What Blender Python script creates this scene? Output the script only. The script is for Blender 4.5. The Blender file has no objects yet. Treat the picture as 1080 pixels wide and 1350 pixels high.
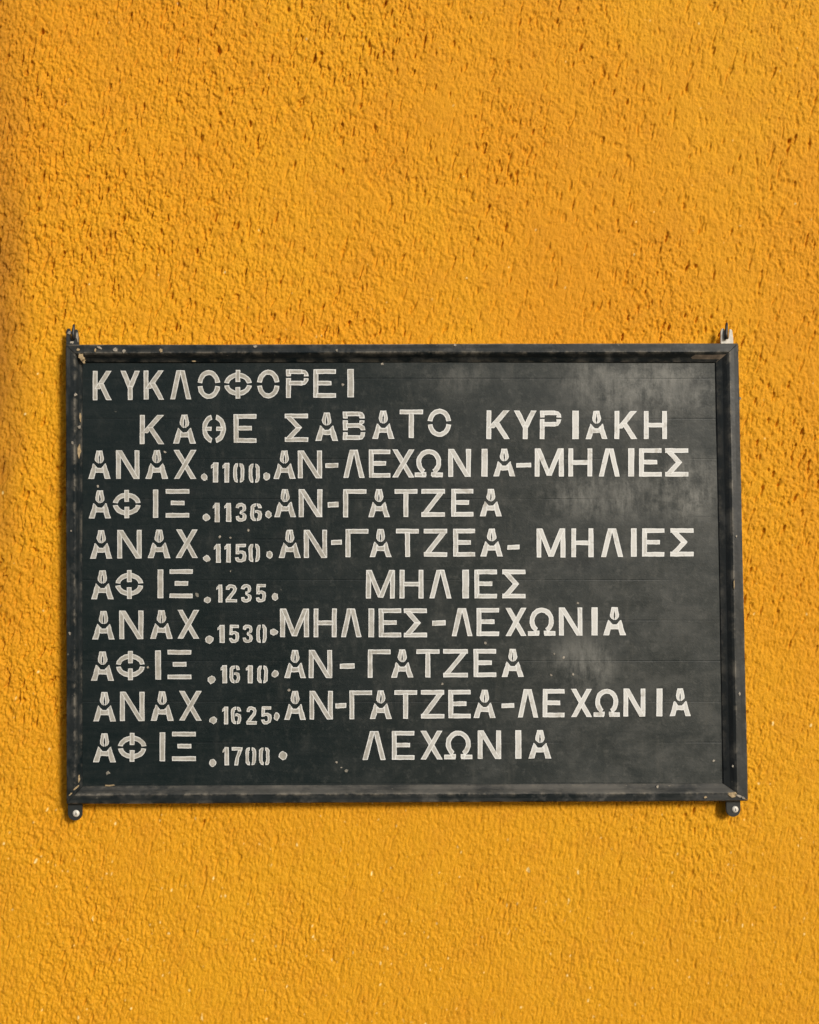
import bpy, bmesh, math, random
import numpy as np
from mathutils import Vector, Matrix

random.seed(7)
S = bpy.context.scene
COL = S.collection

# ------------------------------------------------------------------ camera, sky, sun, exposure
F_PX, W_PX, H_PX = 1600.0, 1080.0, 1350.0      # focal length in pixels of the photograph
CAM = Vector((0.0, -2.16, 1.60))
TILT = math.radians(1.8)                       # looking slightly up
cam_d = bpy.data.cameras.new('camera')
cam_d.sensor_fit = 'HORIZONTAL'; cam_d.sensor_width = 36.0
cam_d.lens = 36.0 * F_PX / W_PX
cam_d.clip_start = 0.05; cam_d.clip_end = 200
cam = bpy.data.objects.new('camera', cam_d); COL.objects.link(cam)
cam.location = CAM; cam.rotation_euler = (math.pi/2 + TILT, 0, 0)
S.camera = cam

SUN = Vector((0.50, -0.72, 0.36)).normalized() # direction towards the sun: right, in front, above
sun_el = math.asin(SUN.z); sun_az = math.atan2(SUN.x, SUN.y)
world = bpy.data.worlds.new('World'); S.world = world; world.use_nodes = True
wn = world.node_tree; wn.nodes.clear()
sky = wn.nodes.new('ShaderNodeTexSky'); sky.sky_type = 'NISHITA'; sky.sun_disc = False
sky.sun_elevation = sun_el; sky.sun_rotation = sun_az
sky.dust_density = 2.0; sky.air_density = 1.0
bg = wn.nodes.new('ShaderNodeBackground'); bg.inputs['Strength'].default_value = 0.07
wo = wn.nodes.new('ShaderNodeOutputWorld')
wn.links.new(sky.outputs[0], bg.inputs[0]); wn.links.new(bg.outputs[0], wo.inputs[0])
sun_d = bpy.data.lights.new('sun', 'SUN'); sun_d.energy = 3.0; sun_d.angle = math.radians(12)
sun_d.color = (1.0, 0.95, 0.87)
sun = bpy.data.objects.new('sun', sun_d); COL.objects.link(sun)
sun.location = (3, -3, 4); sun.rotation_euler = SUN.to_track_quat('Z', 'Y').to_euler()
vs = S.view_settings
vs.view_transform = 'Standard'; vs.look = 'None'; vs.exposure = 0.29; vs.gamma = 1.0; vs.use_curve_mapping = False

# ------------------------------------------------------------------ helpers
CT, ST = math.cos(TILT), math.sin(TILT)
def at(px, py, y):
    """where the line of sight through a measured pixel meets the vertical plane at depth y"""
    u = (px - W_PX/2) / F_PX; v = (H_PX/2 - py) / F_PX
    d = Vector((u, CT - v*ST, ST + v*CT))
    return CAM + d * ((y - CAM.y) / d.y)

class Mat:
    def __init__(s, name):
        s.m = bpy.data.materials.new(name); s.m.use_nodes = True
        s.t = s.m.node_tree; s.t.nodes.clear()
        s.out = s.n('ShaderNodeOutputMaterial'); s.b = s.n('ShaderNodeBsdfPrincipled')
        s.l(s.b.outputs[0], s.out.inputs[0])
        s.tc = s.n('ShaderNodeTexCoord')
    def n(s, t, **k):
        x = s.t.nodes.new(t)
        for a, v in k.items(): setattr(x, a, v)
        return x
    def l(s, a, b): s.t.links.new(a, b)
    def val(s, inp, v):
        if hasattr(v, 'is_output') or isinstance(v, bpy.types.NodeSocket): s.l(v, inp)
        else: inp.default_value = v
    def mapped(s, scale=(1,1,1), loc=(0,0,0), rot=(0,0,0)):
        m = s.n('ShaderNodeMapping'); s.l(s.tc.outputs['Object'], m.inputs[0])
        m.inputs['Scale'].default_value = scale; m.inputs['Location'].default_value = loc
        m.inputs['Rotation'].default_value = rot
        return m.outputs[0]
    def noise(s, scale, detail=4, rough=0.55, vec=None, dist=0.0):
        x = s.n('ShaderNodeTexNoise'); x.inputs['Scale'].default_value = scale
        x.inputs['Detail'].default_value = detail; x.inputs['Roughness'].default_value = rough
        x.inputs['Distortion'].default_value = dist
        s.l(vec if vec else s.tc.outputs['Object'], x.inputs['Vector'])
        return x.outputs['Fac']
    def math(s, op, a, b=0.0, clamp=False):
        x = s.n('ShaderNodeMath', operation=op, use_clamp=clamp)
        s.val(x.inputs[0], a); s.val(x.inputs[1], b)
        return x.outputs[0]
    def ramp(s, v, lo, hi, a=0.0, b=1.0):
        x = s.n('ShaderNodeMapRange', interpolation_type='SMOOTHSTEP')
        s.val(x.inputs[0], v)
        for i, q in enumerate((lo, hi, a, b)): x.inputs[i+1].default_value = q
        return x.outputs[0]
    def mix(s, f, a, b, mode='MIX'):
        x = s.n('ShaderNodeMix', data_type='RGBA', blend_type=mode)
        s.val(x.inputs['Factor'], f)
        for k, v in (('A', a), ('B', b)):
            i = [q for q in x.inputs if q.name == k and q.type == 'RGBA'][0]
            s.val(i, v if not isinstance(v, tuple) else (*v, 1.0))
        return [q for q in x.outputs if q.type == 'RGBA'][0]
    def sep(s):
        x = s.n('ShaderNodeSeparateXYZ'); s.l(s.tc.outputs['Object'], x.inputs[0]); return x.outputs
    def bump(s, h, strength, dist):
        x = s.n('ShaderNodeBump'); x.inputs['Strength'].default_value = strength
        x.inputs['Distance'].default_value = dist; s.l(h, x.inputs['Height'])
        s.l(x.outputs[0], s.b.inputs['Normal'])
    def attr(s, name):
        x = s.n('ShaderNodeAttribute'); x.attribute_name = name; return x.outputs['Fac']
    def set(s, **k):
        for a, v in k.items():
            a = a.replace('_', ' ')
            s.val(s.b.inputs[a], (*v, 1.0) if isinstance(v, tuple) and len(v) == 3 else v)

# ------------------------------------------------------------------ materials
def mat_stucco():
    m = Mat('ochre_stucco_paint')
    big = m.noise(2.2, 3, 0.5); mid = m.noise(16, 4, 0.6); fine = m.noise(300, 4, 0.7)
    X, Y, Z = m.sep()
    c = m.mix(m.ramp(big, 0.35, 0.68), (0.605, 0.248, 0.0044), (0.625, 0.290, 0.0052))
    c = m.mix(m.math('MULTIPLY', m.ramp(Z, 1.75, 0.95), 0.6), c, (0.590, 0.282, 0.0060))   # older, mustard coat lower down
    c = m.mix(m.ramp(mid, 0.42, 0.72, 0, 0.5), c, (0.545, 0.225, 0.0075))
    c = m.mix(m.ramp(m.noise(55, 5, 0.7), 0.52, 0.75, 0, 0.35), c, (0.50, 0.185, 0.0070))
    c = m.mix(m.ramp(fine, 0.45, 0.75, 0, 0.45), c, (0.70, 0.345, 0.010))
    lit_tips = m.noise(330, 3, 0.6, m.mapped((1.25, 1, 0.6), (1, 5, 1), (0, math.radians(12), 0)))
    c = m.mix(m.math('MULTIPLY', m.ramp(lit_tips, 0.60, 0.72), m.ramp(Z, 1.55, 0.95, 0.08, 0.62)), c, (0.78, 0.47, 0.055))   # lit grain tips painted as pale flecks, more lower down
    left_brown = m.math('MULTIPLY', m.ramp(m.noise(7, 5, 0.65, m.mapped((1.0, 1, 0.6), (2, 0, 5))), 0.20, 0.60), m.ramp(X, -0.65, -0.745))
    c = m.mix(m.math('MULTIPLY', left_brown, m.math('MULTIPLY', m.ramp(Z, 1.40, 1.85, 0.1, 0.85), m.ramp(Z, 2.5, 2.1, 0.35, 1.0))), c, (0.25, 0.095, 0.008))  # browner towards the upper left edge
    c = m.mix(m.attr('fleck'), c, (0.80, 0.60, 0.24))
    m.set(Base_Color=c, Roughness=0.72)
    m.b.inputs['Specular IOR Level'].default_value = 0.25
    h = m.math('ADD', m.noise(520, 5, 0.75, m.mapped((1, 1, 0.6))), m.math('MULTIPLY', m.noise(210, 4, 0.7, m.mapped((1, 1, 0.55), (3, 1, 2))), 1.2))
    m.bump(h, 0.75, 0.0014)
    return m.m

def mat_panel():
    m = Mat('weathered_black_board_paint')
    X, Y, Z = m.sep()
    cloud = m.noise(5.5, 6, 0.62, m.mapped((1, 1, 1.5)), 0.6)
    streak = m.noise(9, 5, 0.65, m.mapped((3.5, 1, 0.8), (3, 0, 1)))
    brush = m.noise(30, 4, 0.6, m.mapped((0.35, 1, 3.2)))
    grain = m.noise(240, 3, 0.7)
    right = m.ramp(X, -0.22, 0.52)
    def spot(px, py, rx, ry):                      # a rubbed, dusty place; upper right ones also stand in for sheen
        cx, cz = (px-533)*.00135, (757-py)*.00135
        a = m.math('POWER', m.math('DIVIDE', m.math('SUBTRACT', X, cx), rx*.00135), 2.0)
        b = m.math('POWER', m.math('DIVIDE', m.math('SUBTRACT', Z, cz), ry*.00135), 2.0)
        return m.ramp(m.math('ADD', a, b), 0.0, 1.0, 1.0, 0.0)
    spots = 0.0
    for q in ((850, 512, 135, 52), (775, 500, 50, 30), (800, 655, 110, 40), (905, 645, 50, 60), (765, 875, 60, 45), (600, 500, 60, 24)):
        spots = m.math('MAXIMUM', spots, spot(*q))
    rub_and_sheen = m.math('ADD', m.math('MULTIPLY', m.noise(20, 6, 0.78, m.mapped((1.4, 1, 1)), 0.2), 0.6), m.math('MULTIPLY', m.noise(26, 4, 0.7, m.mapped((2.6, 1, 0.5), (1, 0, 4))), 0.4))
    patch = m.math('MULTIPLY', m.ramp(m.math('ADD', m.math('MULTIPLY', rub_and_sheen, 0.75), m.math('MULTIPLY', cloud, 0.25)), 0.40, 0.62), m.math('MULTIPLY', right, m.math('ADD', m.math('MULTIPLY', spots, 0.9), 0.10)))
    c = m.mix(m.ramp(brush, 0.3, 0.75), (0.0036, 0.0088, 0.0098), (0.0080, 0.0132, 0.0140))
    c = m.mix(m.math('MULTIPLY', right, 0.60), c, (0.042, 0.046, 0.044))   # chalky fade, plus the board's reflection painted lighter to the right
    c = m.mix(m.math('MULTIPLY', patch, 1.0), c, (0.185, 0.184, 0.168))   # dusty rub marks, with the upper right sheen put into the colour
    c = m.mix(m.math('MULTIPLY', m.ramp(streak, 0.52, 0.75, 0, 0.55), m.ramp(X, -0.6, 0.4, 0.12, 0.8)), c, (0.085, 0.084, 0.074))
    c = m.mix(m.ramp(m.noise(11, 4, 0.6, m.mapped((1,1,1),(7,2,5))), 0.60, 0.70, 0, 0.55), c, (0.012, 0.015, 0.016))
    # ruled guide lines between the rows
    saw = m.math('PINGPONG', m.math('ADD', Z, 0.01), 0.0357)
    line = m.math('MULTIPLY', m.ramp(saw, 0.0, 0.0016, 1, 0), m.ramp(m.noise(4, 3, 0.6, m.mapped((1,1,6))), 0.42, 0.62))
    c = m.mix(m.math('MULTIPLY', line, 0.55), c, (0.010, 0.012, 0.013))
    speck = m.ramp(m.noise(95, 2, 0.5), 0.77, 0.80)
    c = m.mix(m.math('MULTIPLY', speck, 0.4), c, (0.30, 0.28, 0.23))
    mot = m.noise(13, 5, 0.72, m.mapped((0.9, 1, 1.4), (8, 1, 2)), 0.3)
    c = m.mix(m.math('MULTIPLY', m.ramp(mot, 0.45, 0.66), m.ramp(X, -0.30, 0.50, 0.04, 0.42)), c, (0.085, 0.087, 0.081))
    c = m.mix(m.math('MULTIPLY', m.ramp(mot, 0.47, 0.34), m.ramp(X, -0.3, 0.3, 0.3, 0.6)), c, (0.015, 0.020, 0.0205))
    scr = m.ramp(m.noise(34, 2, 0.5, m.mapped((0.12, 1, 4.5), (5, 0, 3))), 0.66, 0.70)
    c = m.mix(m.math('MULTIPLY', scr, m.math('MULTIPLY', m.ramp(rub_and_sheen, 0.45, 0.55), 0.35)), c, (0.014, 0.017, 0.018))   # dragged dark scratches
    c = m.mix(m.math('MULTIPLY', m.ramp(m.noise(60, 5, 0.75), 0.5, 0.72), m.ramp(X, -0.6, 0.4, 0.06, 0.30)), c, (0.13, 0.13, 0.118))
    m.set(Base_Color=c, Roughness=m.ramp(cloud, 0.3, 0.7, 0.36, 0.52))
    m.b.inputs['Specular IOR Level'].default_value = 0.22
    h = m.math('ADD', m.math('MULTIPLY', brush, 0.8), m.math('ADD', grain, m.math('MULTIPLY', line, -1.5)))
    m.bump(h, 0.28, 0.0012)
    return m.m

def mat_frame():
    m = Mat('chipped_black_frame_paint')
    w = m.noise(14, 6, 0.65, None, 0.4); g = m.noise(160, 4, 0.65)
    X, Y, Z = m.sep()
    c = m.mix(m.ramp(w, 0.35, 0.7), (0.0045, 0.0085, 0.010), (0.014, 0.017, 0.018))
    c = m.mix(m.math('MULTIPLY', m.ramp(m.noise(26, 5, 0.7, m.mapped((1,1,1),(4,1,9))), 0.5, 0.72), m.ramp(X, -0.6, 0.5, 0.25, 0.8)), c, (0.085, 0.084, 0.078))
    gn = m.n('ShaderNodeNewGeometry'); sx = m.n('ShaderNodeSeparateXYZ'); m.l(gn.outputs['True Normal'], sx.inputs[0])
    up = m.math('MULTIPLY', m.ramp(sx.outputs[2], 0.25, 0.7), m.ramp(m.noise(18, 5, 0.7, m.mapped((0.6, 1, 2))), 0.32, 0.6, 0.25, 0.85))
    c = m.mix(m.math('MULTIPLY', up, m.ramp(X, -0.62, 0.0, 0.35, 1.0)), c, (0.105, 0.10, 0.088))       # dust settled on upward faces
    c = m.mix(m.ramp(X, 0.40, 0.60, 0, 0.5), c, (0.045, 0.047, 0.046))  # right end lightened: the reflection there painted into the frame colour
    # paint rubbed thin along the arrises
    e = m.math('MULTIPLY', m.attr('edge'), m.ramp(m.noise(38, 5, 0.7), 0.44, 0.66))
    c = m.mix(m.math('MULTIPLY', e, 0.75), c, (0.20, 0.18, 0.145))
    s = m.ramp(m.noise(120, 2, 0.5), 0.74, 0.78)
    c = m.mix(m.math('MULTIPLY', s, 0.3), c, (0.30, 0.27, 0.21))
    m.set(Base_Color=c, Roughness=m.ramp(w, 0.3, 0.7, 0.34, 0.55))
    m.b.inputs['Specular IOR Level'].default_value = 0.30
    m.bump(m.math('ADD', w, m.math('MULTIPLY', g, 0.35)), 0.35, 0.002)
    return m.m

def mat_letter():
    m = Mat('stencilled_white_paint')
    n = m.noise(70, 5, 0.65); big = m.noise(6, 3, 0.5); fine = m.noise(420, 3, 0.7)
    X, Y, Z = m.sep()
    e = m.math('MULTIPLY', m.ramp(m.attr('edge'), 0.05, 0.85), m.ramp(m.noise(45, 4, 0.7), 0.28, 0.50, 0.35, 1))
    worn_and_gloss = m.mix(m.ramp(n, 0.35, 0.7), (0.22, 0.21, 0.18), (0.42, 0.405, 0.37))
    worn_and_gloss = m.mix(m.ramp(X, -0.25, 0.35, 0.0, 0.8), worn_and_gloss, (0.60, 0.60, 0.58))  # whiter to the right: cleaner paint, and its gloss painted in
    c = m.mix(e, worn_and_gloss, (0.68, 0.685, 0.67))
    c = m.mix(m.ramp(m.noise(38, 6, 0.75, None, 0.5), 0.53, 0.66, 0, 0.6), c, (0.26, 0.24, 0.20))
    c = m.mix(m.ramp(fine, 0.62, 0.72, 0, 0.4), c, (0.34, 0.31, 0.26))
    c = m.mix(m.math('MULTIPLY', m.ramp(X, -0.60, 0.10, 0.38, 0.0), m.ramp(big, 0.2, 0.6, 0.7, 1.0)), c, (0.36, 0.34, 0.295))
    c = m.mix(m.ramp(m.noise(150, 5, 0.75, m.mapped((1,1,1),(3,3,3))), 0.66, 0.73, 0, 0.8), c, (0.05, 0.052, 0.05))
    m.set(Base_Color=c, Roughness=0.50)
    m.bump(m.math('ADD', n, fine), 0.25, 0.0006)
    return m.m

def mat_plain(name, col, rough, metal=0.0, var=0.25, scale=120):
    m = Mat(name)
    n = m.noise(scale, 4, 0.65)
    dark = tuple(q * (1 - var) for q in col)
    m.set(Base_Color=m.mix(m.ramp(n, 0.35, 0.68), dark, col), Roughness=rough, Metallic=metal)
    m.bump(n, 0.3, 0.0008)
    return m.m

M_WALL, M_PANEL, M_FRAME, M_LET = mat_stucco(), mat_panel(), mat_frame(), mat_letter()
M_LUG = mat_plain('black_painted_iron', (0.020, 0.024, 0.025), 0.45)
M_WHITE = mat_plain('white_painted_iron', (0.66, 0.62, 0.54), 0.45, 0, 0.30)
M_SCREW = mat_plain('bright_screw_head', (0.66, 0.63, 0.56), 0.5, 0.1, 0.2, 300)
M_NAIL = mat_plain('dark_iron_nail', (0.016, 0.016, 0.016), 0.5)
M_TAN = mat_plain('bare_wood_chip', (0.42, 0.31, 0.17), 0.8, 0, 0.45, 200)
M_BROWN = mat_plain('tan_brown_patch', (0.30, 0.235, 0.175), 0.75, 0, 0.55, 60)
M_PALE = mat_plain('pale_spot_and_lit_edge', (0.36, 0.32, 0.26), 0.75, 0, 0.5, 200)

# ------------------------------------------------------------------ the stucco wall (real relief)
def spectral(nz, nx, step, sx, sz, lean, rng):
    """periodic smooth noise: white noise filtered by a leaning gaussian of sx by sz metres"""
    w = np.fft.rfft2(rng.standard_normal((nz, nx)))
    kz = np.fft.fftfreq(nz, step)[:, None] * 2*np.pi; kx = np.fft.rfftfreq(nx, step)[None, :] * 2*np.pi
    c, s = math.cos(lean), math.sin(lean)
    a = kx*c - kz*s; b = kx*s + kz*c
    f = np.exp(-0.5*((a*sx)**2 + (b*sz)**2)); f[0, 0] = 0
    r = np.fft.irfft2(w*f, s=(nz, nx)); return r / r.std()

def build_wall():
    rng = np.random.default_rng(11)
    step = 0.00125; nx, nz = 1400, 1700
    x0, z0 = -nx*step/2, 1.66 - nz*step/2
    lean = math.radians(10)
    N = lambda sx, sz, l=lean: spectral(nz, nx, step, sx, sz, l, rng)
    sm = lambda v, a, b: (lambda t: t*t*(3-2*t))(np.clip((v-a)/(b-a), 0, 1))
    zz = (z0 + np.arange(nz)*step)[:, None]; xx = (x0 + np.arange(nx)*step)[None, :]
    low = sm(1.45 - zz, -0.25, 0.55)                       # lower wall: finer, combed texture
    rough = np.clip(0.85 + 0.45*sm(-xx, -0.1, 0.75) - 0.25*low - 0.18*sm(xx + 0.5*(zz-1.7), 0.0, 0.7) + 0.20*N(0.06, 0.06), 0.6, 1.6)
    broad = N(0.030, 0.036)
    lump = N(0.0050, 0.0068)
    grain = N(0.0019, 0.0036); cross = N(0.0030, 0.0016, math.radians(25))
    comb = N(0.0012, 0.0042, math.radians(13))
    pit = N(0.0016, 0.0050, math.radians(13)); pit2 = N(0.0020, 0.0068, math.radians(17)); pit3 = N(0.0030, 0.0034)
    speck = N(0.0011, 0.0015)
    sharp = lambda v: np.sign(v)*np.abs(v)**1.35                # sandy, with crisp crests
    h = 0.00040*broad + rough*((0.00034 - 0.00026*low)*lump + (0.00052 - 0.00014*low)*sharp(grain) + (0.00018 - 0.00010*low)*cross + (0.00050 - 0.00002*low)*sharp(speck)) + low*(0.00024*sharp(comb))
    edge = 1 + 0.35*np.clip(speck, -1.5, 1.5)
    h -= edge*rough*(1-0.50*low)*(0.0033*sm(pit, 1.15, 2.4) + 0.0052*sm(pit2, 1.5, 2.7) + 0.0024*sm(pit3, 1.8, 3.0))
    h = np.where(h > 0.0010, 0.0010 + (h-0.0010)*0.45, h)      # float-flattened tops
    fl = N(0.0017, 0.0026)
    fleck = sm(fl + 0.70*low, 3.0, 4.0)*0.9
    # coordinates: fine in the middle, coarser further out; relief repeats out of sight
    pre = lambda lo, hi, st: np.arange(lo, hi, st)
    ox = 1.6; oz = 2.0
    ix = np.concatenate([-np.arange(int(ox/step) - nx//2, 0, -6), np.arange(nx), nx - 1 + np.arange(6, int(ox/step) - nx//2, 6)])
    iz = np.concatenate([-np.arange(int(oz/step) - nz//2, 0, -6), np.arange(nz), nz - 1 + np.arange(6, int(oz/step) - nz//2, 6)])
    H = h[np.ix_(iz % nz, ix % nx)]; FL = fleck[np.ix_(iz % nz, ix % nx)]
    GX, GZ = np.meshgrid(x0 + ix*step, z0 + iz*step)
    co = np.stack([GX, -H, GZ], -1).reshape(-1, 3).astype(np.float32)
    R, Cn = H.shape
    a = (np.arange(R-1)[:, None]*Cn + np.arange(Cn-1)[None, :]).ravel()
    quads = np.stack([a, a+1, a+Cn+1, a+Cn], -1).astype(np.int32)
    # the body of the wall behind the plaster face: a plain box 0.25 m deep
    nv = len(co); xa, xb, za, zb = co[:,0].min(), co[:,0].max(), co[:,2].min(), co[:,2].max()
    back = np.array([[xa, .25, za], [xb, .25, za], [xb, .25, zb], [xa, .25, zb],
                     [xa, .006, za], [xb, .006, za], [xb, .006, zb], [xa, .006, zb]], np.float32)
    bq = np.array([[1,0,3,2], [0,1,5,4], [1,2,6,5], [2,3,7,6], [3,0,4,7]], np.int32) + nv
    co = np.concatenate([co, back]); quads = np.concatenate([quads, bq])
    me = bpy.data.meshes.new('stucco_wall')
    me.vertices.add(len(co)); me.vertices.foreach_set('co', co.ravel())
    me.loops.add(quads.size); me.loops.foreach_set('vertex_index', quads.ravel())
    me.polygons.add(len(quads)); me.polygons.foreach_set('loop_start', np.arange(0, quads.size, 4, dtype=np.int32))
    me.update(calc_edges=True)
    me.polygons.foreach_set('use_smooth', np.ones(len(quads), dtype=bool))
    at_ = me.attributes.new('fleck', 'FLOAT', 'POINT')
    at_.data.foreach_set('value', np.concatenate([FL.ravel(), np.zeros(8)]).astype(np.float32))
    me.materials.append(M_WALL); me.validate()
    o = bpy.data.objects.new('stucco_wall', me); COL.objects.link(o)
    o['label'] = 'rough ochre yellow stucco wall behind the black timetable board'; o['category'] = 'wall'
build_wall()

# ------------------------------------------------------------------ the board
Y_BACK, Y_PANEL, Y_FRONT = -0.004, -0.015, -0.033
ORIGIN = at(533, 757, Y_PANEL)
board = bpy.data.objects.new('timetable_board', None); COL.objects.link(board)
board.location = ORIGIN; board.empty_display_size = 0.1
board['label'] = 'framed black board with white stencilled Greek train times on yellow wall'
board['category'] = 'sign'

def L(px, py, y): return at(px, py, y) - ORIGIN

class MB:
    """collects faces for ONE mesh object, with a per-vertex 'edge' value"""
    def __init__(s): s.v, s.f, s.e, s.mi, s.sm = [], [], [], [], []
    def add(s, verts, faces, edge=None, mi=0, smooth=False):
        b = len(s.v); s.v += [tuple(q) for q in verts]
        s.e += list(edge) if edge is not None else [0.0]*len(verts)
        for f in faces: s.f.append([i+b for i in f]); s.mi.append(mi); s.sm.append(smooth)
    def build(s, name, mats, parent):
        me = bpy.data.meshes.new(name); me.from_pydata(s.v, [], s.f)
        for m in mats: me.materials.append(m)
        for p, mi, sm in zip(me.polygons, s.mi, s.sm): p.material_index = mi; p.use_smooth = sm
        a = me.attributes.new('edge', 'FLOAT', 'POINT'); a.data.foreach_set('value', s.e)
        bm = bmesh.new(); bm.from_mesh(me); bmesh.ops.recalc_face_normals(bm, faces=bm.faces); bm.to_mesh(me); bm.free()
        o = bpy.data.objects.new(name, me); COL.objects.link(o); o.parent = parent
        return o

def blob(mb, px, py, y, rx, ry, rot=0.0, mi=1, n=11, thick=0.0006, rnd=0.35):
    """an irregular chip, spot of paint or painted lit edge lying on a face; sizes in photo pixels"""
    k = 0.00135; c = L(px, py, y); ring = []
    for i in range(n):
        a = 2*math.pi*i/n; r = 1 + random.uniform(-rnd, rnd)
        u, w = rx*k*r*math.cos(a), ry*k*r*math.sin(a)
        ring.append((u*math.cos(rot) - w*math.sin(rot), u*math.sin(rot) + w*math.cos(rot)))
    top = [Vector((c.x+u*.85, c.y-thick, c.z+w*.85)) for u, w in ring]
    bot = [Vector((c.x+u, c.y+0.0004, c.z+w)) for u, w in ring]
    mb.add(top+bot, [list(range(n))] + [[i, (i+1) % n, n+(i+1) % n, n+i] for i in range(n)], mi=mi)

# --- panel
IN = [(109, 478.5), (942.5, 478.5), (952.5, 1032.5), (109, 1036)]
MID = [(99, 466), (961, 464.5), (971, 1045), (99, 1047)]
OUT = [(86.5, 454.5), (973.5, 452.5), (986.5, 1056), (87.5, 1060)]
pm = MB()
ctr = Vector((0, 0, 0))
def grow(p, k): return (530 + (p[0]-530)*k, 757 + (p[1]-757)*k)
g = [grow(p, 1.012) for p in IN]
NXp, NZp = 60, 40
vv = []
for j in range(NZp+1):
    for i in range(NXp+1):
        a, b = i/NXp, j/NZp
        q = [(1-a)*(1-b), a*(1-b), a*b, (1-a)*b]
        px = sum(w*p[0] for w, p in zip(q, g)); py = sum(w*p[1] for w, p in zip(q, g))
        p = L(px, py, Y_PANEL)
        p.y += 0.0006*math.sin(a*7+1)*math.sin(b*5+2)          # old board, not quite flat
        vv.append(p)
ff = [[j*(NXp+1)+i, j*(NXp+1)+i+1, (j+1)*(NXp+1)+i+1, (j+1)*(NXp+1)+i] for j in range(NZp) for i in range(NXp)]
pm.add(vv, ff, smooth=True)
cb = [L(*p, Y_PANEL) for p in g]; bk = [Vector((p.x, Y_BACK - Y_PANEL, p.z)) for p in cb]
pm.add([*bk], [[3, 2, 1, 0]])
for (x, y, r) in [(941, 1003, 2.2), (957, 1010, 0), (290, 708, 2.0), (304, 709, 2.0), (327.5, 699, 1.8), (129, 641, 2.0), (217.5, 596, 1.8),
                  (304, 753, 1.5), (260, 784, 3.0), (457, 1016, 2.6), (444, 1005, 1.8), (450, 1012, 1.6), (142, 1019, 2.8), (743, 867, 2.0), (727, 890, 1.8),
                  (756, 889, 1.8), (762, 795, 1.5), (731, 862, 1.4), (504, 480, 1.8), (452, 507, 2.2), (195, 880, 1.8), (381, 910, 2.2), (640, 848, 1.8), (583, 902, 1.6)]:
    if r: blob(pm, x, y, Y_PANEL, r, r*random.uniform(.6, 1), random.uniform(0, 3), mi=2 if r > 2.5 else 1, thick=0.0009)
panel = pm.build('panel', [M_PANEL, M_PALE, mat_plain('dull_scuff', (0.20, 0.185, 0.15), 0.75)], board)

# --- frame rails, mitred, slightly uneven
def rail(i, spots, patches=()):
    j = (i+1) % 4
    lerp = lambda a, b, t: (a[0]+(b[0]-a[0])*t, a[1]+(b[1]-a[1])*t)
    def prof(c):
        n, m, o = IN[c], MID[c], OUT[c]
        nP, mP, oP = L(*n, Y_PANEL), L(*m, Y_FRONT), L(*o, Y_FRONT)
        nP.y += 0.0004
        oo = oP + (oP - mP)*0.04
        pts = [(Vector((nP.x, 0.004, nP.z)), 0), (nP, 0), (nP + (mP-nP)*0.10 - Vector((0, .0012, 0)), .5), (nP.lerp(mP, .55) + Vector((0, .0010, 0)), 0), (nP.lerp(mP, .88), .4),
               (mP.lerp(oP, .07) - Vector((0, .0005, 0)), 1), (mP.lerp(oP, .22) - Vector((0, .0003, 0)), .2), (mP.lerp(oP, .55), 0), (mP.lerp(oP, .90), .2),
               (oP + Vector((0, .0014, 0)), 1), (oo + Vector((0, .004, 0)), .3), (Vector((oo.x, Y_BACK - Y_PANEL, oo.z)), 0)]
        return pts
    A, B = prof(i), prof(j)
    n = 120; K = len(A); mb = MB(); V = []; E = []
    ph = [[random.uniform(0, 6.28) for _ in range(6)] for _ in range(K)]
    for s in range(n+1):
        t = 0.0007 + (1-0.0014)*s/n
        for k in range(K):
            p = A[k][0].lerp(B[k][0], t)
            f = lambda q: sum(math.sin(t*w + ph[k][(q+z) % 6])/w**.6 for z, w in enumerate((9, 23, 51, 97)))
            if 1 < k < K-1: p = p + Vector((f(0), f(2), f(4)))*0.0006
            V.append(p); E.append(A[k][1])
    F = [[s*K+k, s*K+k+1, (s+1)*K+k+1, (s+1)*K+k] for s in range(n) for k in range(K-1)]
    F += [list(range(K)), [n*K+k for k in range(K)]]
    mb.add(V, F, E, smooth=False)
    for (x, y, yy, rx, ry, rot, mi) in spots: blob(mb, x, y, yy, rx, ry, rot, mi, thick=0.0011)
    for ol in patches:                                       # tan-brown patch on the inner slope of the top rail
        top = [L(x, y, Y_PANEL + (Y_FRONT-Y_PANEL)*(478.5-y)/14.2 + .0001) for x, y in ol]; k = len(ol)
        bot = [p + Vector((0, .0015, 0)) for p in top]
        mb.add(top+bot, [list(range(k))] + [[q, (q+1) % k, k+(q+1) % k, k+q] for q in range(k)], mi=3)
    return mb.build('frame_rail', [M_FRAME, M_TAN, M_PALE, M_BROWN], board)
YF = Y_FRONT - 0.0006
YB = lambda t: Y_PANEL + (Y_FRONT - Y_PANEL)*t
rail(0, [(131, 458, YF, 4.5, 1.8, -0.6, 2), (152, 461, YF, 3.2, 2.6, .3, 2), (163, 463, YF, 2.6, 2.6, 0, 2), (125.5, 462, YF, 1.4, 2.4, 0, 1), (336, 457, YF, 2.4, 2.0, 0, 2),
         (212, 462, YF, 2.5, 3.5, 0, 1), (600, 455, YF, 1.8, 1.6, 0, 2), (444, 462, YF, 1.5, 1.5, 0, 2), (255, 476, YB(.2), 3, 1.5, 0, 1)], [[(911,471),(917,467.5),(930,466.6),(945,466.2),(958.5,465.8),(953,472),(948.5,477),(938,477.2),(930,475.6),(922,477),(914,475)]])
rail(1, [(976, 525, YF+.003, 1.2, 2.2, 0, 2), (971, 707, YF, 1.0, 2.0, 0, 2), (966, 1010, YF, 1.4, 1.6, 0, 2), (975, 915, YF, 1.5, 2.2, 0, 2), (968, 770, YF, 1, 6, 0, 1)])
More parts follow.
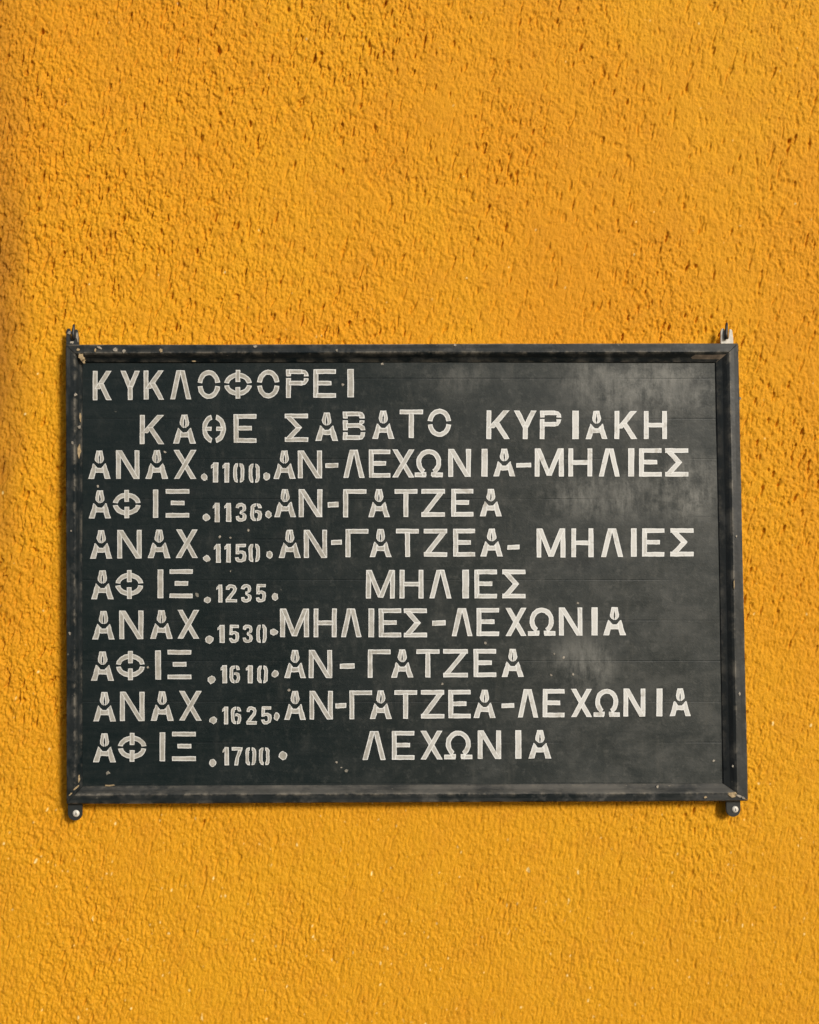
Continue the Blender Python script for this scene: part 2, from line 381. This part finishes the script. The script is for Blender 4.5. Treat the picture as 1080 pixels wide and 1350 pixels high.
rail(2, [(867, 1037, YB(.4), 1.8, 2.6, 0, 2), (966, 1048, YF, 7, 3, 0.05, 1), (974, 1049.5, YF, 5, 1.7, -0.4, 2), (980, 1052, YF, 2.8, 1.4, -0.6, 2),
         (930, 1051, YF, 2.2, 1.4, 0, 1), (600, 1040, YB(.3), 2, 1, 0, 2), (517, 1041, YB(.4), 2.4, 1.4, 0, 2), (145, 1035.5, YB(.1), 8, 1.0, 0, 1)])
rail(3, [(99.5, 520.5, YF, 2.0, 2.6, 0, 2), (104.5, 563, YB(.6), 2.0, 2.2, 0, 2), (95.5, 584, YF, 1.8, 2.0, 0, 2), (104, 595, YB(.6), 2.4, 9, 0, 1), (106, 550, YB(.4), 1.6, 7, 0, 1),
         (104, 1027, YB(.5), 2.0, 5, 0, 1), (100, 1039, YF, 4.6, 1.3, 0.8, 1), (93, 1047, YF, 3, 1.0, 0.75, 1), (94, 700, YF, 1.2, 1.2, 0, 2), (92, 835, YF, 1.4, 2, 0, 2),
         (107.5, 471, YF+.0012, 3.6, 5.0, 0.5, 1), (110, 475.5, YB(.62), 2.8, 3.6, 0.2, 1), (103, 461, YF, 2, 2, 0, 1)])

# --- lugs
def plate(outline, y0, y1, mat, name):
    mb = MB(); n = len(outline)
    f = [L(x, y, y1) for x, y in outline]; b = [Vector((p.x, y0 - Y_PANEL, p.z)) for p in f]
    mb.add(f+b, [list(range(n)), list(range(2*n-1, n-1, -1))] + [[i, (i+1) % n, n+(i+1) % n, n+i] for i in range(n)])
    o = mb.build(name, [mat], board)
    bm = bmesh.new(); bm.from_mesh(o.data)
    bmesh.ops.bevel(bm, geom=[e for e in bm.edges if abs(e.calc_face_angle(0)) > .7], offset=.0008, segments=2, affect='EDGES', clamp_overlap=True)
    bm.to_mesh(o.data); bm.free()
    return o
def dome(px, py, y, r, mat, name, parent, h=0.45, slot=True):
    mb = MB(); c = L(px, py, y); k = 0.00135; R = r*k; n = 20; V = []; F = []
    prof = [(1, 0.006), (1, 0), (.93, -.35*h*R), (.7, -.75*h*R), (.35, -.96*h*R), (.10, -h*R)]
    for q, d in prof:
        for i in range(n):
            a = 2*math.pi*i/n; V.append((c.x + q*R*math.cos(a), c.y + d, c.z + q*R*math.sin(a)))
    for s in range(len(prof)-1):
        F += [[s*n+i, s*n+(i+1) % n, (s+1)*n+(i+1) % n, (s+1)*n+i] for i in range(n)]
    F.append([(len(prof)-1)*n+i for i in range(n)])
    mb.add(V, F, smooth=True)
    if slot:                                              # driver slot, a dark sunk bar
        w, l = .12*R, .40*R; yy = c.y - h*R - .0001
        q = [(-w, -l), (w, -l), (w, l), (-w, l)]
        mb.add([(c.x+.1*R+a, yy, c.z+b) for a, b in q] + [(c.x+.1*R+a, yy+.0015, c.z+b) for a, b in q],
               [[0,1,2,3], [0,1,5,4], [1,2,6,5], [2,3,7,6], [3,0,4,7]], mi=1)
    return mb.build(name, [mat, M_NAIL], parent)

def tongue(cx, w, ytop, ybot):
    r = w/2; pts = [(cx-r, ytop), (cx+r, ytop)]
    pts += [(cx + r*math.cos(a), ybot - r + r*math.sin(a)) for a in [math.pi*i/12 for i in range(13)]]
    return pts
YL = -0.021
lug = plate(tongue(98.8, 19, 1046, 1082), YL+.005, YL, M_LUG, 'mounting_lug')
dome(100.3, 1072.5, YL, 4.6, M_SCREW, 'screw', lug)
lug = plate(tongue(967, 19, 1044, 1077), YL+.005, YL, M_LUG, 'mounting_lug')
dome(969.3, 1067.2, YL, 4.4, M_SCREW, 'screw', lug)

def fork(cx, mat, hook_x, tip):
    out = [(cx-8.3, 468), (cx-8.3, 437), (cx-7.2, 433.5), (cx-5, 432.5), (cx-3.2, 434), (cx-2.2, 446), (cx, 448), (cx+2, 446), (cx+3, 434.5),
           (cx+5, 433.5), (cx+6.8, 435.5), (cx+8.2, 446), (cx+8.6, 468)]
    l = plate(out, -.016, -.021, mat, 'hanging_lug')
    mb = MB(); n = 8; V = []; F = []
    path = [((hook_x, 447), -.025, 2.5), ((hook_x-.2, 440), -.025, 2.4), ((hook_x+.4, 433), -.025, 2.0), ((hook_x+.8, tip+1.5), -.024, 1.5), ((hook_x+1, tip), -.023, .5)]
    for (p, yy, r) in path:
        c = L(*p, yy)
        V += [(c.x + r*.00135*math.cos(2*math.pi*i/n), c.y + r*.00135*math.sin(2*math.pi*i/n), c.z) for i in range(n)]
    for s in range(len(path)-1): F += [[s*n+i, s*n+(i+1) % n, (s+1)*n+(i+1) % n, (s+1)*n+i] for i in range(n)]
    F += [list(range(n)), [(len(path)-1)*n+i for i in range(n)]]
    mb.add(V, F, smooth=True); mb.build('nail', [M_NAIL], l)
    return l
lugA = fork(95.5, M_LUG, 96.6, 427)
mb = MB(); blob(mb, 91.5, 438.5, -.0213, 3.3, 2.4, .4, 0); blob(mb, 94.8, 451.2, -.0213, 3.2, 2.2, 0, 0); blob(mb, 101.6, 443, -.0213, 1.5, 6.5, 0.12, 0)  # white chips, and the lug's lit right edge painted as a pale strip
mb.build('chips_and_lit_edge', [M_PALE], lugA)
lugB = fork(958.8, M_WHITE, 957.6, 425)
lugB['label'] = 'whitish bare hanging lug'

# ------------------------------------------------------------------ stencilled lettering
# glyphs are strips: lists of (left point, right point) pairs in a unit box, v downwards.
# T = stroke thickness in px, w,h = box size in px; strips are returned in px.
def glyph(ch, w, h, T=6.3):
    tx, ty = T/w, T/h*0.94
    V = lambda x, a=0, b=1, t=None: [((x-(t or tx)/2, a), (x+(t or tx)/2, a)), ((x-(t or tx)/2, b), (x+(t or tx)/2, b))]
    Hh = lambda y, a=0, b=1, t=None: [((a, y-(t or ty)/2), (a, y+(t or ty)/2)), ((b, y-(t or ty)/2), (b, y+(t or ty)/2))]
    def D(x0, y0, x1, y1, t=None):
        dx, dy = (x1-x0)*w, (y1-y0)*h
        hw = (t or T)*math.hypot(dx, dy)/abs(dy)/w/2
        return [((x0-hw, y0), (x0+hw, y0)), ((x1-hw, y1), (x1+hw, y1))]
    def dhw(x0, x1, y0=0, y1=1):       # half width of a diagonal's horizontal cut
        return T*math.hypot((x1-x0)*w, (y1-y0)*h)/abs((y1-y0)*h)/w/2
    def arc(a0, a1, cx=.5, cy=.5, rx=.5, ry=.5, n=14, t=None):
        q = []
        for i in range(n+1):
            a = math.radians(a0+(a1-a0)*i/n); c, s = math.cos(a), -math.sin(a)
            tt = t or T
            q.append(((cx+c*rx, cy+s*ry), (cx+c*(rx-tt/w), cy+s*(ry-tt/h))))
        return q
    L_, R_, T_, B_ = tx/2, 1-tx/2, ty/2, 1-ty/2
    if ch == 'Ι': return [V(.5, 0, 1, 1.0)]
    if ch == 'Γ': return [V(L_), Hh(T_, tx*.6, 1)]
    if ch == 'Τ': return [Hh(T_), V(.5, ty*.7, 1)]
    if ch == 'Ε': return [V(L_), Hh(T_, tx*.6), Hh(B_, tx*.6), Hh(.49, tx*.8, .80)]
    if ch == 'Η': return [V(L_), V(R_), Hh(.5, tx*.7, 1-tx*.7)]
    if ch == 'Ξ': return [Hh(T_), Hh(.49, .22, .80), Hh(B_)]
    if ch == 'Ν': return [V(L_), V(R_), D(tx*.62, 0, 1-tx*.62, 1)]
    if ch == 'Μ': return [V(L_), V(R_), D(tx*.66, 0, .5, .97), D(1-tx*.66, 0, .5, .97)]
    if ch == 'Λ':
        e = .12
        return [D(.5-e*.6, 0, dhw(0, .4), 1), D(.5+e*.6, 0, 1-dhw(0, .4), 1)]
    if ch == 'Χ':
        d = dhw(0, .7); return [D(d, 0, 1-d, 1), D(1-d, 0, d, 1)]
    if ch == 'Υ':
        d = dhw(0, .35, 0, .5); return [D(d, 0, .5, .60), D(1-d, 0, .5, .60), V(.5, .52, 1)]
    if ch == 'Κ':
        d = dhw(0, .6, 0, .5)
        return [V(L_), D(1-d, 0, tx*.95, .62), D(.42, .42, 1-d*.85, 1)]
    if ch == 'Ζ': return [Hh(T_), Hh(B_), D(1-tx*.75, ty*.8, tx*.75, 1-ty*.8)]
    if ch == 'Σ': return [Hh(T_), Hh(B_), D(tx*.72, ty*.6, .60, .5), D(.60, .5, tx*.72, 1-ty*.6)]
    if ch == 'Ο': return [arc(172, 8), arc(188, 352)]
    if ch == 'Ω':
        return [arc(240, -60, .5, .47, .44, .47, 24), Hh(B_, 0, .40), Hh(B_, .60, 1), V(.335, .82, .96, tx*.95), V(.665, .82, .96, tx*.95)]
    if ch == 'Θ': return [arc(103, 257, .5, .5, .5, .5), arc(77, -77, .5, .5, .5, .5), Hh(.5, tx*.6, .40, ty*.9), Hh(.5, .60, 1-tx*.6, ty*.9)]
    if ch == 'Φ':
        return [arc(173, 7, .5, .5, .5, .40), arc(187, 353, .5, .5, .5, .40), V(.5, 0, .42), V(.5, .60, 1)]
    if ch == 'Ρ':
        return [V(L_, .30, 1), V(L_, 0, .24), Hh(T_, tx*.6, .72), [((.68, 0), (.68, ty)), ((.86, .03), (.80, ty)), ((.98, .13), (1-tx*.95, .19)), ((1.0, .24), (1-tx, .24))],
                [((1.0, .31), (1-tx, .31)), ((.97, .42), (1-tx, .38)), ((.85, .53), (.78, .40)), ((.68, .56), (.68, .56-ty))], Hh(.56-ty/2, tx*.6, .72)]
    if ch == 'Β':
        return [V(L_, 0, .24), V(L_, .31, .66), V(L_, .73, 1), Hh(T_, tx*.6, .72), Hh(.49, tx*.6, .78), Hh(B_, tx*.6, .74),
                [((.68, 0), (.68, ty)), ((.86, .03), (.80, ty)), ((.95, .12), (.93-tx, .18)), ((.96, .24), (.96-tx, .24))],
                [((.96, .31), (.96-tx, .31)), ((.93, .40), (.93-tx, .38)), ((.80, .50), (.74, .40))],
                [((.78, .44), (.74, .55)), ((.95, .52), (.93-tx, .58)), ((1, .66), (1-tx, .66))],
                [((1, .73), (1-tx, .73)), ((.97, .87), (.97-tx, .83)), ((.86, .97), (.80, 1-ty)), ((.70, 1), (.70, 1-ty))]]
    if ch == 'Α':
        return [[((.37, 0), (.505, 0)), ((.335, .13), (.50, .13)), ((.295, .27), (.475, .22)), ((.31, .35), (.465, .33)), ((.385, .425), (.48, .40)), ((.47, .455), (.495, .44))],
                [((.63, 0), (.495, 0)), ((.665, .13), (.50, .13)), ((.705, .27), (.525, .22)), ((.69, .35), (.535, .33)), ((.615, .425), (.52, .40)), ((.53, .455), (.505, .44))],
                [((.215, .455), (.25, .465)), ((.185, .53), (.335, .545)), ((.15, .62), (.40, .60)), ((.105, .74), (.345, .74)), ((0, 1), (.255, 1))],
                [((.785, .455), (.75, .465)), ((.815, .53), (.665, .545)), ((.85, .62), (.60, .60)), ((.895, .74), (.655, .74)), ((1, 1), (.745, 1))],
                [((.30, .57), (.30, .785)), ((.42, .615), (.42, .785)), ((.58, .615), (.58, .785)), ((.70, .57), (.70, .785))]]
    # --- time figures (narrow, heavy)
    if ch == '1': return [[((.30, .0), (1, 0)), ((.30, 1), (1, 1))], [((.0, .16), (.0, .30)), ((.40, .0), (.40, .22))]]
    if ch == '0':
        o = lambda s: [((.5-s*.09, 0), (.5-s*.09, .17)), ((.5-s*.32, .03), (.5-s*.14, .20)), ((.5-s*.47, .15), (.5-s*.16, .28)), ((.5-s*.5, .30), (.5-s*.17, .36)),
                       ((.5-s*.5, .70), (.5-s*.17, .64)), ((.5-s*.47, .85), (.5-s*.16, .72)), ((.5-s*.32, .97), (.5-s*.14, .80)), ((.5-s*.09, 1), (.5-s*.09, .83))]
        return [o(1), o(-1)]
    if ch == '7': return [[((0, 0), (0, .19)), ((1, 0), (1, .19))], [((.62, .15), (1, .15)), ((.36, .60), (.70, .60)), ((.24, 1), (.60, 1))]]
    if ch == '2':
        return [[((0, .30), (.32, .30)), ((.04, .12), (.34, .24)), ((.24, .01), (.40, .19)), ((.55, 0), (.54, .18)), ((.86, .06), (.66, .24)), ((.98, .24), (.66, .30)),
                 ((.90, .45), (.58, .40)), ((.58, .68), (.28, .60)), ((.36, .86), (.0, .84)), ((.33, .92), (0, .96))], [((0, .82), (0, 1)), ((1, .82), (1, 1))]]
    if ch == '3':
        return [[((.0, .26), (.30, .28)), ((.06, .10), (.34, .22)), ((.26, .01), (.42, .18)), ((.6, 0), (.56, .17)), ((.90, .09), (.64, .22)), ((.97, .26), (.65, .28)), ((.88, .42), (.60, .38)), ((.62, .48), (.40, .42)), ((.55, .50), (.40, .50))],
                [((.55, .50), (.40, .50)), ((.70, .52), (.42, .57)), ((.95, .62), (.64, .64)), ((1, .76), (.66, .74)), ((.90, .92), (.64, .80)), ((.58, 1), (.54, .83)), ((.26, .99), (.42, .82)), ((.06, .90), (.34, .78)), ((0, .72), (.30, .70))]]
    if ch == '5':
        return [[((.06, 0), (.06, .17)), ((.96, 0), (.96, .17))], [((.06, .10), (.36, .10)), ((.04, .56), (.34, .50))],
                [((.04, .56), (.34, .56)), ((.20, .38), (.38, .52)), ((.60, .35), (.54, .51)), ((.92, .44), (.64, .56)), ((1, .66), (.66, .66)), ((.92, .90), (.64, .78)), ((.58, 1), (.54, .83)), ((.24, .99), (.40, .82)), ((.06, .90), (.34, .78)), ((0, .74), (.30, .72))]]
    if ch == '6':
        return [[((.47, .0), (.47, .18)), ((.20, .04), (.36, .2)), ((.04, .16), (.33, .28)), ((0, .34), (.32, .36)), ((0, .66), (.32, .64)), ((.04, .84), (.33, .72)), ((.20, .96), (.36, .8)), ((.46, 1), (.46, .83))],
                [((.56, 0), (.56, .17)), ((.82, .04), (.66, .19)), ((.97, .18), (.67, .24)), ((.98, .27), (.67, .27))],
                [((.42, .40), (.42, .54)), ((.60, .37), (.56, .53)), ((.90, .44), (.65, .57)), ((1, .62), (.67, .64)), ((.98, .82), (.66, .72)), ((.84, .95), (.65, .8)), ((.56, 1), (.56, .83))]]
    if ch == '-': return [[((0, .08), (0, 1)), ((1, 0), (1, .92))]]
    if ch == '.':
        q = []
        return [[((.5-.5*math.sin(a), .5-.5*math.cos(a)), (.5+.5*math.sin(a), .5-.5*math.cos(a))) for a in [math.pi*(i+.35)/8.7 for i in range(9)]]]
    raise KeyError(ch)

def letter(mb, ch, x0, x1, y0, y1):
    w, h = x1-x0, y1-y0
    small = ch in '0123456789'
    base = Y_PANEL - 0.0010
    if ch == '.': jit = lambda: random.uniform(-.8, .8)
    elif small or ch == '-': jit = lambda: random.uniform(-.35, .35)
    else: jit = lambda: random.uniform(-.28, .28)
    for si, strip in enumerate(glyph(ch, w, h)):
        yy = base - 0.00007*si
        P = [((x0+a[0]*w+jit(), y0+a[1]*h+jit()*.6), (x0+b[0]*w+jit(), y0+b[1]*h+jit()*.6)) for a, b in strip]
        # resample: extra stations near the two ends so that the rim can be kept brighter
        lens = [0]
        for (a, b), (c, d) in zip(P, P[1:]):
            lens.append(lens[-1] + math.hypot((c[0]+d[0]-a[0]-b[0])/2, (c[1]+d[1]-a[1]-b[1])/2))
        tot = max(lens[-1], .01); rim = min(2.0, tot*.3)
        st = sorted(set([0, rim, tot-rim, tot] + [l for l in lens if rim < l < tot-rim] + ([tot*q for q in (.25, .5, .75)] if tot > 14 else [])))
        def samp(l):
            for i in range(len(lens)-1):
                if l <= lens[i+1]+1e-9:
                    t = (l-lens[i])/max(lens[i+1]-lens[i], 1e-6)
                    f = lambda a, b: (a[0]+(b[0]-a[0])*t, a[1]+(b[1]-a[1])*t)
                    return f(P[i][0], P[i+1][0]), f(P[i][1], P[i+1][1])
            return P[-1]
        V, E, F = [], [], []
        for l in st:
            a, b = samp(l)
            if 0 < l < tot:
                a = (a[0]+random.uniform(-.22, .22), a[1]+random.uniform(-.22, .22)); b = (b[0]+random.uniform(-.22, .22), b[1]+random.uniform(-.22, .22))
            wd = math.hypot(b[0]-a[0], b[1]-a[1]); r = min(.42, 2.1/max(wd, .1))
            end = l in (0, tot)
            for t, e, dy in ((0, 1, .0013), (0, 1, 0), (r, 0, 0), (1-r, 0, 0), (1, 1, 0), (1, 1, .0013)):
                V.append(L(a[0]+(b[0]-a[0])*t, a[1]+(b[1]-a[1])*t, yy+dy)); E.append(1.0 if end else e)
        n = len(st)
        for s in range(n-1):
            for k in range(5): F.append([s*6+k, s*6+k+1, (s+1)*6+k+1, (s+1)*6+k])
        F += [[0, 1, 2, 3, 4, 5], [(n-1)*6+k for k in range(6)]]
        mb.add(V, F, E)

def word(name, items):
    mb = MB()
    for it in items: letter(mb, *it)
    return mb.build(name, [M_LET], panel)

def run(text, spans, tops, bots):
    """letters with their measured left/right edges; tops and bottoms run linearly along the word"""
    n = len(text); xs = [sum(s)/2 for s in spans]
    f = lambda q, x: q if not isinstance(q, tuple) else q[0] + (q[1]-q[0])*((x-xs[0])/max(xs[-1]-xs[0], 1))
    return [(c, a, b, f(tops, (a+b)/2), f(bots, (a+b)/2)) for c, (a, b) in zip(text, spans)]
W = lambda t, sp, tp, bt: word('painted_word', run(t, sp, tp, bt))
TM = lambda t, sp, tp, bt: word('painted_time', run(t, sp, tp, bt))
DOT = lambda a, b, c, d: word('painted_dot', [('.', a, b, c, d)])
DASH = lambda a, b, c, d: word('painted_dash', [('-', a, b, c, d)])

W('ΚΥΚΛΟΦΟΡΕΙ', [(122.2,147.2),(158.9,184.4),(189.4,216.4),(224.2,252),(260.3,290.3),(295.6,332),(338.9,368.6),(377.2,407),(413.3,443),(458.3,466.7)], (489,486.5), (527.5,523.8))
W('ΚΑΘΕ', [(184.4,216.4),(228.3,258.3),(266.4,297.8),(308.3,338)], (547,546), (585.5,583.6))
W('ΣΑΒΑΤΟ', [(375.6,406.4),(415.8,445.8),(452.2,482),(490.8,520),(527.2,557.8),(563.9,595)], (545.3,538.8), (582.5,576))
W('ΚΥΡΙΑΚΗ', [(641.5,672.2),(677.8,707.4),(711.9,740),(754.8,763),(772.2,801),(810.4,840),(849,879.6)], (541,542), (578.8,578.8))
# third row
W('ΑΝΑΧ', [(116.4,145.7),(153,183.8),(192,221.6),(229.3,258.9)], (594,593.2), 631.3)
DOT(265,273.8,624,633.4); TM('1100', [(278,287.8),(293.3,302.2),(307.8,322),(328.2,342.4)], (609.8,611), (636,636.6)); DOT(347.2,356.4,623,633)
W('ΑΝ', [(360.5,389.7),(392.9,424.4)], 594, (631.3,630.5)); DASH(429,446,610.5,617)
W('ΛΕΧΩΝΙΑ', [(452.7,480.7),(486.4,514.7),(517.3,546.2),(546.9,584),(591,620.9),(635,642.8),(650.6,679.4)], (593,591.5), (630,628))
DASH(681,700.5,610,616.5)
W('ΜΗΛΙΕΣ', [(705.2,743.3),(749.6,781),(789.6,817.3),(828.3,836.2),(843,872.4),(877,907.6)], (591.2,591), 628.2)
# fourth row
W('ΑΦΙΞ', [(116.9,146.5),(148.9,185.5),(201.8,208.9),(218.4,249.7)], (646.5,644.8), (683.5,682.3))
DOT(267.3,276.5,677.5,687); TM('1136', [(280.6,289.5),(295.7,304.6),(310.6,325),(330,345.5)], (663,663.5), (688.3,687)); DOT(349.6,358.3,673.4,683.5)
W('ΑΝ', [(361.4,390.4),(394,425)], 645, 681.7); DASH(432.3,446.4,661.5,669)
W('ΓΑΤΖΕΑ', [(452.7,483.3),(485.5,514),(520.4,550.3),(555.7,586.5),(595,624.3),(632.8,661.8)], (645,644.5), (682,680.8))
# fifth row
W('ΑΝΑΧ', [(118.8,148),(154.6,186.7),(195,224.7),(231.9,260.8)], (699,698), (736.5,735.5))
DOT(267.8,277,731.7,740.8); TM('1150', [(282,291),(296,304.6),(310,325),(328,342.7)], (717.3,717), (741.8,741)); DOT(351,359.5,726,736.5)
W('ΑΝ', [(367.4,396.7),(400.8,431.3)], 698.5, 735.6); DASH(436.7,451,711.5,718.5)
W('ΓΑΤΖΕΑ', [(455.6,485.8),(487.4,516.3),(522,552.5),(558.8,589.7),(597.6,626.5),(633.5,663.4)], (697.5,697), (734.6,733.6)); DASH(669,685,718,724.6)
W('ΜΗΛΙΕΣ', [(707.7,745.5),(753.4,782.6),(792.7,821.7),(832,839.6),(847,876),(884,914.6)], (696.7,696.5), (735,733.5))
# sixth row
W('ΑΦΙΞ', [(120,150),(152.2,189),(207.8,215.3),(223.6,254.2)], (752,750.6), (790,788.4))
DOT(269.4,277.6,786.7,795.6); TM('1235', [(285.3,293.4),(297.8,312.5),(318,331.6),(337.5,351)], (770.6,770), 794.2); DOT(358.3,367.2,782,792)
W('ΜΗΛΙΕΣ', [(482.8,520.6),(526.9,558.4),(566.2,595.5),(609.7,618.2),(625.4,655.3),(662.3,692.8)], (751.5,751), (789,788.8))
# seventh row
W('ΑΝΑΧ', [(121.7,151.4),(157.5,189),(198,227.8),(234,262.5)], (805.5,804), (843,842))
DOT(271,281.6,838,848.6); TM('1530', [(287,296),(302,315.4),(320,333.4),(338,351.6)], (824,823.5), 847.6); DOT(356.4,366.4,829,837.6)
W('ΜΗΛΙΕΣ', [(369.4,407.2),(413.5,444),(449.7,476.5),(486,493.3),(499.5,529),(532.5,563)], (802.4,802.2), (840,840.2)); DASH(570,587.3,817.5,825)
W('ΛΕΧΩΝΙΑ', [(595.5,623),(628.6,658),(666.4,694.2),(696.2,732.4),(737,768),(780,788),(795.4,825.3)], (801.8,800.5), (838.8,837.6))
# eighth row
W('ΑΦΙΞ', [(120,150.6),(152.8,191),(204.7,212.2),(220.8,252.2)], (859,857), (897.5,895.4))
DOT(274,284,891,901.6); TM('1610', [(290.8,299.3),(302.8,316.8),(324.4,333.3),(339,353)], (877,877.5), 900.8); DOT(358.5,367.2,883,893.4)
W('ΑΝ', [(374.8,403.5),(407.2,437.8)], 857, 894); DASH(448.2,467.7,874.6,882)
W('ΓΑΤΖΕΑ', [(485,515.2),(515.9,545),(549,579.5),(584.5,617),(624.5,654.4),(661.6,690.6)], (856.4,855.5), (893.5,892.5))
# ninth row
W('ΑΝΑΧ', [(122.8,152.8),(158.3,190.3),(198.6,229),(236,265.8)], (912.5,911), (951,950))
DOT(276.4,286,944.7,954.7); TM('1625', [(293,301),(304.7,318.2),(325,338.5),(344.4,358)], (931.7,931.5), 955); DOT(360.8,368.6,939,950)
W('ΑΝ', [(374.8,403.4),(408,438.7)], 911, (949,948.5)); DASH(442.5,456.7,926.8,934)
W('ΓΑΤΖΕΑ', [(460.8,490.7),(487.5,516.8),(520,549.9),(555,585.8),(591.4,620.7),(624.5,653.5)], (910.4,909.4), (948.2,946.6)); DASH(661.3,678,927,933.6)
W('ΛΕΧΩΝΙΑ', [(682.7,709.4),(715.7,744.4),(752.9,780.6),(782.8,817.4),(822,851),(865.6,873.4),(883,911)], (908.6,907.6), (946,944.2))
# tenth row
W('ΑΦΙΞ', [(122.8,152.8),(155.6,193),(210.6,217.8),(227,258.3)], (967,965), (1005,1003.2))
DOT(275.6,284.9,1000.4,1011.4); TM('1700', [(293.6,301.8),(305.6,319.6),(323.6,337.6),(341.7,355.6)], (985,985.4), 1009); DOT(367.6,378.4,990,1002.6)
W('ΛΕΧΩΝΙΑ', [(478,508.6),(516.8,546.4),(554.6,583.5),(585.8,623),(630,660.7),(679.6,687.6),(697,727)], (964,962.6), (1002,1000))
